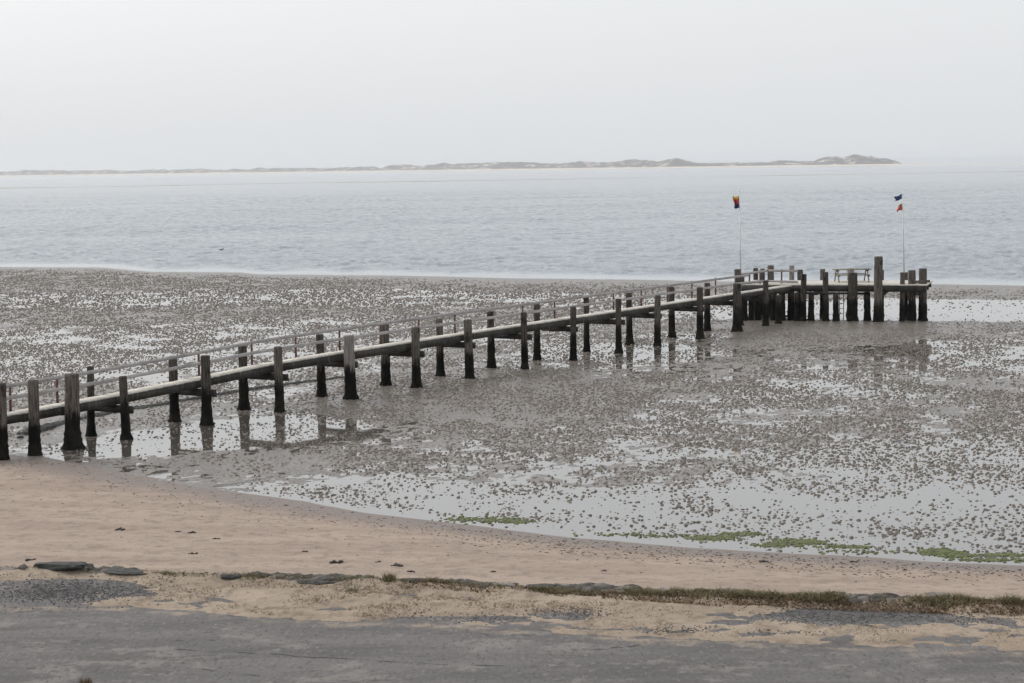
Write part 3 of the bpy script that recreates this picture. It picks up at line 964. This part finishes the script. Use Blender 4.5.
# hand rails on the far side
s_r0 = S0; s_r1 = PN_far[12][1] - .05
rail_off = WID - FARIN - .02
for nm, dz_, hgt in (('handrail', .845, .12), ('mid_rail', .45, .12)):
    mb = MB()
    k = [v for v in stn if v < s_r1] + [s_r1]
    for i in range(len(k) - 1):
        p0 = N0 + PN * rail_off + D * k[i]; p1 = N0 + PN * rail_off + D * (k[i + 1] + .01)
        p0.z = deck_z(k[i]) + dz_; p1.z = deck_z(k[i + 1]) + dz_
        mb.beam(p0, p1, .035, hgt)
    mb.build(nm, M['rail'], pier)
RP = [(199.5, 388), (252, 363), (296, 356), (339.7, 349), (380.5, 342), (419, 335), (455, 329), (522.7, 319), (554.6, 315), (613.5, 308), (641.3, 304), (667.4, 300), (692, 296), (715.6, 293)]
for px, py in RP:
    O = N0 + PN * (WID - FARIN + .045)
    g_ = at_y(px, py, at(px, py, 1.85).y)
    gg = Vector((g_.x, g_.y, 0))
    A = np.array([[gg.x, -D.x], [gg.y, -D.y]]); kk, sv = np.linalg.solve(A, np.array([O.x, O.y]))
    p = O + D * sv
    mb = MB(); mb.beam((p.x, p.y, deck_z(sv) - .2), (p.x, p.y, deck_z(sv) + .93), .06, .06, up=D)
    mb.build('rail_post', M['rust'], pier)
for k in range(1, 6):
    p = N0 + PN * (WID - FARIN + .045) + D * (PN_far[0][1] - 2.1 * k)
    mb = MB(); zz = deck_z(PN_far[0][1] - 2.1 * k)
    mb.beam((p.x, p.y, zz - .2), (p.x, p.y, zz + .9), .06, .06, up=D); mb.build('rail_post', M['rust'], pier)

# ---- pier head platform
PZ = 2.09
c0 = at(741, 284.4, PZ); c1 = at(926, 284.8, PZ)
HD = (c1 - c0); HD.z = 0; HL = HD.length; HD.normalize()
HN = Vector((-HD.y, HD.x, 0))
HW = 4.4
print('head', c0, c1, HL)
mb = MB(); t = 0
while t < HL:
    a = c0 + HD * (t + .07); b_ = a + HN * HW
    z = PZ - .03 + rs.uniform(-.004, .004)
    mb.beam((a.x, a.y, z), (b_.x, b_.y, z), .137, .06); t += .145
mb.build('platform_deck', M['deck'], pier)
for off_ in (.06, HW / 2, HW - .06):
    mb = MB(); a = c0 + HN * off_; b_ = c0 + HD * HL + HN * off_
    mb.beam((a.x, a.y, PZ - .063 - .17), (b_.x, b_.y, PZ - .063 - .17), .12, .34); mb.build('platform_beam', M['beam'], pier)
for t in np.linspace(.5, HL - .5, 6):
    a = c0 + HD * t + HN * -.05; b_ = a + HN * (HW + .1)
    mb = MB(); mb.beam((a.x, a.y, PZ - .406 - .1), (b_.x, b_.y, PZ - .406 - .1), .14, .2); mb.build('cross_beam', M['beam'], pier)
# front row and clustered piles (base row close to y 321)
FRONT = [(803, 321.7, 802.5, 274, 6, 'dark'), (811, 321.2, 810.5, None, 5.8, 'dark'), (826, 321.2, 825.6, 272, 6.0, 'dark'), (836, 321.2, 835.5, None, 5.8, 'dark'), (852.7, 321.2, 852.3, 272.6, 9.6, 'dark'),
         (867.5, 320.6, 867, None, 6.4, 'dark'), (878, 322.3, 877, 256.4, 8.6, 'mid'), (902, 321, 901.2, 272.3, 5, 'mid'), (912.2, 320.6, 911.8, 270.2, 7.6, 'mid'), (922.8, 320.2, 922.4, 268.5, 8.3, 'mid')]
for i, (bx, by, tx, ty, w, kind) in enumerate(FRONT):
    p = at(bx, by, 0)
    tz = at_y(tx, ty, p.y).z if ty else PZ - .45
    lab = {6: 'tallest pile of the pier head', 9: 'thick corner pile at the outer end of the pier head'}.get(i)
    pile(p, tz, w * p.y / 2000 / 2, pmats[kind], 400 + i, (rng.uniform(-.05, .05), 0), .35, lab)
# back row
c0n = c0 + HN * (HW + .18)
BACK = [(755.7, 268, 5, 'dark'), (762.5, 268.6, 4.6, 'dark'), (770.7, 265.3, 6.6, 'mid'), (791.6, 265.4, 5.2, 'pale'), (800.2, 269.6, 5.8, 'dark'), (822.6, 269, 5.4, 'mid'), (850.6, 268.2, 7, 'pale'), (882, 270, 4, 'dark'), (906.4, 272.2, 3.2, 'dark')]
for i, (tx, ty, w, kind) in enumerate(BACK):
    # on the back line, same direction as the pixel
    d = ray(tx, ty)
    A = np.array([[d.x, -HD.x], [d.y, -HD.y]]); k, t = np.linalg.solve(A, np.array([c0n.x, c0n.y]))
    p = c0n + HD * t; tz = CAM_H + d.z * k
    pile(Vector((p.x, p.y, 0)), tz, w * p.y / 2000 / 2, pmats[kind], 430 + i, (0, 0), .35)
# legs under the left arm of the head
for i, (bx, by, w) in enumerate([(751, 321, 5), (758, 320.5, 6), (774, 320.5, 6), (782, 321, 6.6), (791, 320.5, 6.6), (744.5, 321, 6)]):
    p = at(bx, by, 0)
    pile(p, PZ - .45, w * p.y / 2000 / 2, M['pile_dark'], 460 + i, (0, 0), .35)
# walkway piles next to the head
for px, py, w in ((778.5, 326.3, 6.0), (797, 322.6, 5.4)):
    p, sv = on_line(px, py, N0)
    pile(p, deck_z(sv) - .36, w * p.y / 2000 / 2, M['pile_dark'], 480 + int(px), (0, 0), .35)
# fenders and outer walers
def hbeam(nm, a, b_, w, h, mat):
    m_ = MB(); m_.beam(a, b_, w, h); return m_.build(nm, mat, pier)
yF = at(912, 320.6, 0).y
hbeam('waler', at_y(914, 282.0, yF - .28), at_y(930, 281.2, yF - .28), .14, .15, M['pile_mid'])
hbeam('waler', at_y(806, 293.0, yF + .3), at_y(870, 293.6, yF + .3), .10, .12, M['beam'])
hbeam('waler', at_y(880, 289.0, yF + .45), at_y(902, 289.4, yF + .45), .10, .10, M['rail'])
hbeam('brace', at_y(752, 316.4, 117.0), at_y(792, 316.2, 117.0), .10, .12, M['beam'])
# railing along the left arm of the head
q0 = PN_far[12][0]
ra = at_y(741, 274.6, q0.y + .2); rb = at_y(767, 270.6, 115.6); rc = at_y(798, 270.9, 115.3)
la = at_y(742, 283.2, q0.y + .2); lb = at_y(767, 281.0, 115.6); lc = at_y(798, 282.2, 115.3)
m_ = MB(); m_.beam(ra, rb, .04, .13); m_.beam(rb, rc, .04, .13); m_.build('handrail', M['rail'], pier)
m_ = MB(); m_.beam(la, lb, .04, .15); m_.beam(lb, lc, .04, .12); m_.build('mid_rail', M['rail'], pier)
for px, py in ((781.6, 270), (749.5, 273), (760, 271)):
    p1 = at_y(px, py, 115.66); m_ = MB(); m_.beam((p1.x, p1.y, PZ - .3), p1 + Vector((0, 0, .05)), .07, .07, up=D); m_.build('rail_post', M['rust'], pier)
p1 = at_y(741.2, 279.8, q0.y - .3); m_ = MB(); m_.beam(p1 + Vector((-.18, 0, 0)), p1 + Vector((.18, 0, 0)), .10, .30); m_.build('bracket', M['pile_dark'], pier)
# ladder hanging on the front edge of the head
lx0 = at_y(838.8, 285.5, c0.y - .12); lx1 = at_y(844.2, 285.5, c0.y - .12)
fr = at_y(841, 300, at(841, 320, 0).y + .9)
lad = MB()
for px in (839.6, 843.6):
    p = at_y(px, 287, fr.y); lad.lathe((p.x, p.y, -.05), (p.x, p.y, PZ - .05), [(0, .022), (1, .022)], 8)
pa = at_y(839.6, 287, fr.y); pb = at_y(843.6, 287, fr.y)
for z in np.arange(.3, PZ - .2, .3):
    lad.beam((pa.x, pa.y, z), (pb.x, pb.y, z), .03, .03)
lad.build('ladder', M['beam'], pier)

# ------------------------------------------------------------------ picnic table on the head
yT = 116.4
tl = at_y(833.2, 271.2, yT); tr = at_y(870.3, 271.4, yT)
tc = (tl + tr) / 2; tw = (tr - tl).length
TT = empty('picnic_table', (tc.x, yT, PZ), 'low wide wooden picnic table with benches on the pier head', 'picnic table')
ht = .76
m_ = MB()
for k in range(5): m_.beam((tc.x - tw / 2, yT - .32 + k * .16, PZ + ht - .03), (tc.x + tw / 2, yT - .32 + k * .16, PZ + ht - .03), .148, .05)
m_.build('table_top', M['table'], TT)
for sg in (-1, 1):
    m_ = MB()
    for k in (0, 1): m_.beam((tc.x - tw * .43, yT + sg * (.62 + .15 * k), PZ + .43), (tc.x + tw * .43, yT + sg * (.62 + .15 * k), PZ + .43), .14, .045)
    m_.build('bench_seat', M['table'], TT)
for sx in (-.40, .40):
    x = tc.x + sx * tw
    m_ = MB()
    for sg in (-1, 1): m_.beam((x, yT + sg * .80, PZ + .003), (x, yT + sg * .22, PZ + ht - .06), .07, .06, up=(1, 0, 0))
    m_.beam((x + .05, yT - .74, PZ + .37), (x + .05, yT + .74, PZ + .37), .05, .08)
    m_.beam((x + .05, yT - .34, PZ + ht - .1), (x + .05, yT + .34, PZ + ht - .1), .05, .07)
    m_.build('leg_frame', M['table'], TT)

# ------------------------------------------------------------------ flagpoles
def flagpole(pb, ptop, label):
    o = empty('flagpole', pb, label, 'flagpole', 'flagpoles on the pier head')
    m_ = MB(); m_.lathe(pb, ptop, [(0, .048), (.5, .040), (1, .030)], 10); m_.build('pole', M['white_pole'], o, True)
    m_ = MB(); m_.lathe(Vector(ptop) + Vector((0, 0, -.01)), Vector(ptop) + Vector((0, 0, .07)), [(0, .03), (.4, .045), (.8, .04), (1, .01)], 10); m_.build('finial', M['white_pole'], o, True)
    return o

def flag(root, top, drop, outs, bands, name, seed):
    """cloth hanging from a point of the pole; outs = (dx, dz) of the free edge, folded in depth"""
    nu, nv = 16, 15
    rs_ = np.random.default_rng(seed)
    V = []
    for j in range(nv):
        v = j / (nv - 1)
        for i in range(nu):
            u = i / (nu - 1)
            x = top.x + outs[0] * u * (1 + .15 * math.sin(5 * v + seed)) - .02
            y = top.y + .10 * math.sin(9 * u + 2.2 * v + seed) * u ** .6 + .05 * math.sin(4 * v + 6 * u)
            z = top.z - drop * v + outs[1] * u + .05 * math.sin(7 * u + seed) * u
            V.append((x, y, z))
    q = grid_faces(nv, nu)
    o = np_mesh(name, V, q, None, None, root, True)
    mats = []
    for c_ in bands:
        mm, nt_, bb = new_mat('flag_cloth'); setp(bb, c_, .85)
        f_ = pos_noise(nt_, (1, 1, 1), 8, 3); nt_.links.new(mixc(nt_, f_, tuple(v * .75 for v in c_), tuple(min(1, v * 1.2) for v in c_)), bb.inputs['Base Color'])
        o.data.materials.append(mm)
    idx = np.zeros(len(q), np.int32)
    for j in range(nv - 1):
        idx[j * (nu - 1):(j + 1) * (nu - 1)] = min(int(j / (nv - 1) * len(bands)), len(bands) - 1)
    o.data.polygons.foreach_set('material_index', idx)
    sol = o.modifiers.new('cloth', 'SOLIDIFY'); sol.thickness = .008
    return o

q0 = PN_far[12][0]
y1 = q0.y + .30
pb = at_y(740.9, 292, y1); pb.z = 1.8
pt = at_y(739.4, 191.5, y1)
fp1 = flagpole(Vector((pb.x, y1, 1.8)), Vector((pt.x, y1, pt.z)), 'white flagpole at the bend of the pier with a limp gold, red and blue flag')
ft = at_y(739.9, 195.8, y1)
flag(fp1, ft, .66, (-.34, -.05), [(.58, .40, .06), (.45, .06, .04), (.40, .05, .05), (.03, .04, .15), (.025, .03, .11)], 'flag', 1)
y2 = at(905, 321, 0).y + .9
pb2 = at_y(904.2, 284.5, y2); pt2 = at_y(902.6, 195, y2)
fp2 = flagpole(Vector((pb2.x, y2, PZ - .02)), Vector((pt2.x, y2, pt2.z)), 'white flagpole near the outer end of the pier with a torn blue and red flag')
f2 = at_y(902.3, 193.8, y2)
flag(fp2, f2, .26, (-.42, -.22), [(.035, .06, .16), (.03, .05, .15)], 'flag', 2)
f3 = at_y(902.6, 203.5, y2)
flag(fp2, f3, .36, (-.25, -.08), [(.42, .16, .06), (.50, .08, .05)], 'flag', 4)

# ------------------------------------------------------------------ water bird
bp = at(221, 250.4, 0)
m_ = MB()
m_.lathe((bp.x - .30, bp.y, .03), (bp.x + .26, bp.y, .06), [(0, .01), (.12, .06), (.4, .12), (.7, .12), (.92, .07), (1, .02)], 10)
m_.lathe((bp.x + .18, bp.y, .10), (bp.x + .27, bp.y, .30), [(0, .05), (.5, .035), (.8, .05), (1, .02)], 8)
m_.lathe((bp.x + .26, bp.y, .27), (bp.x + .38, bp.y, .26), [(0, .025), (1, .006)], 6)
bd = m_.build('sea_bird', M['bird'], None, True)
tag(bd, 'small dark bird floating on the sea at the left', 'bird')

# ------------------------------------------------------------------ far island and sandbanks
def isl_dist(px): return float(np.interp(px, [-400, 0, 300, 600, 900, 1100], [9500, 8800, 7600, 6400, 5600, 5600]))
SK = [(-300, 6), (-100, 7), (0, 6.5), (35, 8), (75, 7), (110, 7.2), (125, 5.5), (150, 6.5), (190, 6), (205, 7.5), (215, 6), (240, 6.2), (250, 5), (262, 7), (300, 6.4), (335, 6), (355, 6.6), (375, 7), (385, 5), (392, 7.5), (408, 8), (425, 6.4),
      (445, 9.5), (455, 8), (480, 9), (487, 9.6), (520, 9), (550, 8.4), (560, 7.6), (585, 9.8), (600, 8.6), (610, 7.8), (640, 11), (660, 9), (676, 11.6), (690, 8.5), (700, 6), (730, 6.2), (750, 6.6), (770, 6.4), (785, 8), (800, 6.4), (815, 6.6), (822, 10), (838, 11.2),
      (845, 10), (855, 12.4), (872, 11.6), (880, 9), (893, 7.2), (899, 5.2), (903, 2.2), (930, 1.9), (1024, 1.4), (1100, .8), (1300, .5)]
pxs = np.arange(-300, 1301, 1.0)
hp = np.interp(pxs, [a for a, _ in SK], [b_ for _, b_ in SK])
hp = hp + np.where(pxs < 898, .8 * fbm(pxs / 16., pxs * 0, 71, 3) + .7 * fbm(pxs / 3.5, pxs * 0, 79, 2), 0)
V = []; nb = 9
for px, hpx in zip(pxs, hp):
    dist = isl_dist(px)
    dirx = (px - 512) / F_PX
    sc_ = dist / 2000
    H_ = max(hpx - 1.3, .15) * sc_; bw = min(1.5 * sc_, H_ * .4 + 1.2)
    for j, (dy, fz) in enumerate(((-.012, -.02), (-.004, .05), (0, .09), (.006, .30), (.014, .62), (.024, .92), (.034, 1.0), (.06, .7), (.1, -.02))):
        yy = dist * (1 + dy)
        x = dirx * yy
        z = H_ * fz if j not in (1, 2) else bw * (.5, 1)[j - 1]
        if 2 < j < 8: z *= 1 + .14 * float(fbm(np.array([px / 9. + j * 3.1]), np.array([j * 1.7]), 83, 3)[0])
        V.append((x, yy, z if fz > 0 else -.6))
isl = np_mesh('hills', V, grid_faces(len(pxs), nb), None, M['island'])
isl.data.materials.append(M['far_sand'])
idx = np.zeros(len(isl.data.polygons), np.int32).reshape(len(pxs) - 1, nb - 1)
idx[:, 0:2] = 1
idx[pxs[:-1] > 901] = 1
isl.data.polygons.foreach_set('material_index', idx.ravel())
tag(isl, 'hazy dune island with a pale sand beach on the horizon', 'island', kind='structure')

# sandbar line out at sea
sb = []
for px in np.arange(-300, 1301, 20.0):
    y = 1350 + 250 * (px / 1024) + 60 * float(fbm(np.array([px / 160.]), np.array([0.]), 3, 3)[0])
    w = 34 * (1 + 1.2 * float(fbm(np.array([px / 90.]), np.array([2.]), 6, 3)[0]))
    x = (px - 512) / F_PX
    for dy, z in ((-w, -.3), (-w * .4, .02), (w * .4, .03), (w, -.3)): sb.append((x * (y + dy), y + dy, z))
n = len(sb) // 4
sbo = np_mesh('sandbank', sb, grid_faces(n, 4), None, M['drift'])
tag(sbo, 'thin pale sandbank line lying out in the sea', 'sandbank', kind='structure')

# ------------------------------------------------------------------ haze
me = bpy.data.meshes.new('haze')
bm = bmesh.new(); bmesh.ops.create_cube(bm, size=1); bm.to_mesh(me); bm.free()
m, nt, b = new_mat('haze_air')
nt.nodes.remove(b)
v = N(nt, 'ShaderNodeVolumePrincipled')
v.inputs['Color'].default_value = (.97, .985, 1.0, 1)
v.inputs['Density'].default_value = HAZE = 0.75e-4
v.inputs['Anisotropy'].default_value = 0.78
nt.links.new(v.outputs[0], nt.nodes['Material Output'].inputs['Volume'])
hz = link('haze', me, m)
hz.scale = (64000, 40000, 43); hz.location = (0, 40000 / 2 - 300, 19.5)
tag(hz, 'pale sea haze over the whole view', 'haze', kind='stuff')

# ------------------------------------------------------------------ light
SUN_EL, SUN_AZ = 40.0, -56.0     # azimuth from +Y, negative = left
sd = Vector((math.sin(R(SUN_AZ)) * math.cos(R(SUN_EL)), math.cos(R(SUN_AZ)) * math.cos(R(SUN_EL)), math.sin(R(SUN_EL))))
sl = bpy.data.lights.new('sun', 'SUN'); sl.energy = .9; sl.angle = R(14); sl.color = (1, .96, .90)
so = bpy.data.objects.new('sun', sl); COL.objects.link(so)
so.rotation_euler = sd.to_track_quat('Z', 'Y').to_euler(); so.location = (0, 0, 60)

w = bpy.data.worlds.new('World'); scene.world = w; w.use_nodes = True
nt = w.node_tree
bg = nt.nodes['Background']
sky = N(nt, 'ShaderNodeTexSky', sky_type='NISHITA')
sky.sun_disc = False; sky.sun_elevation = R(SUN_EL); sky.sun_rotation = R(SUN_AZ)
sky.air_density = 1.0; sky.dust_density = 7.0; sky.ozone_density = 1.0; sky.altitude = 0
hs = N(nt, 'ShaderNodeHueSaturation'); hs.inputs['Saturation'].default_value = .45
nt.links.new(sky.outputs[0], hs.inputs['Color']); nt.links.new(hs.outputs[0], bg.inputs[0]); bg.inputs[1].default_value = .05
bg2 = N(nt, 'ShaderNodeBackground'); bg2.inputs[0].default_value = (.975, 1.0, 1.03, 1); bg2.inputs[1].default_value = .735
ad = N(nt, 'ShaderNodeAddShader')
nt.links.new(bg.outputs[0], ad.inputs[0]); nt.links.new(bg2.outputs[0], ad.inputs[1])
nt.links.new(ad.outputs[0], nt.nodes['World Output'].inputs['Surface'])

scene.view_settings.view_transform = 'Standard'
scene.view_settings.look = 'None'
scene.view_settings.exposure = 0.0
scene.view_settings.gamma = 1.0
scene.cycles.max_bounces = 6
scene.cycles.volume_bounces = 3
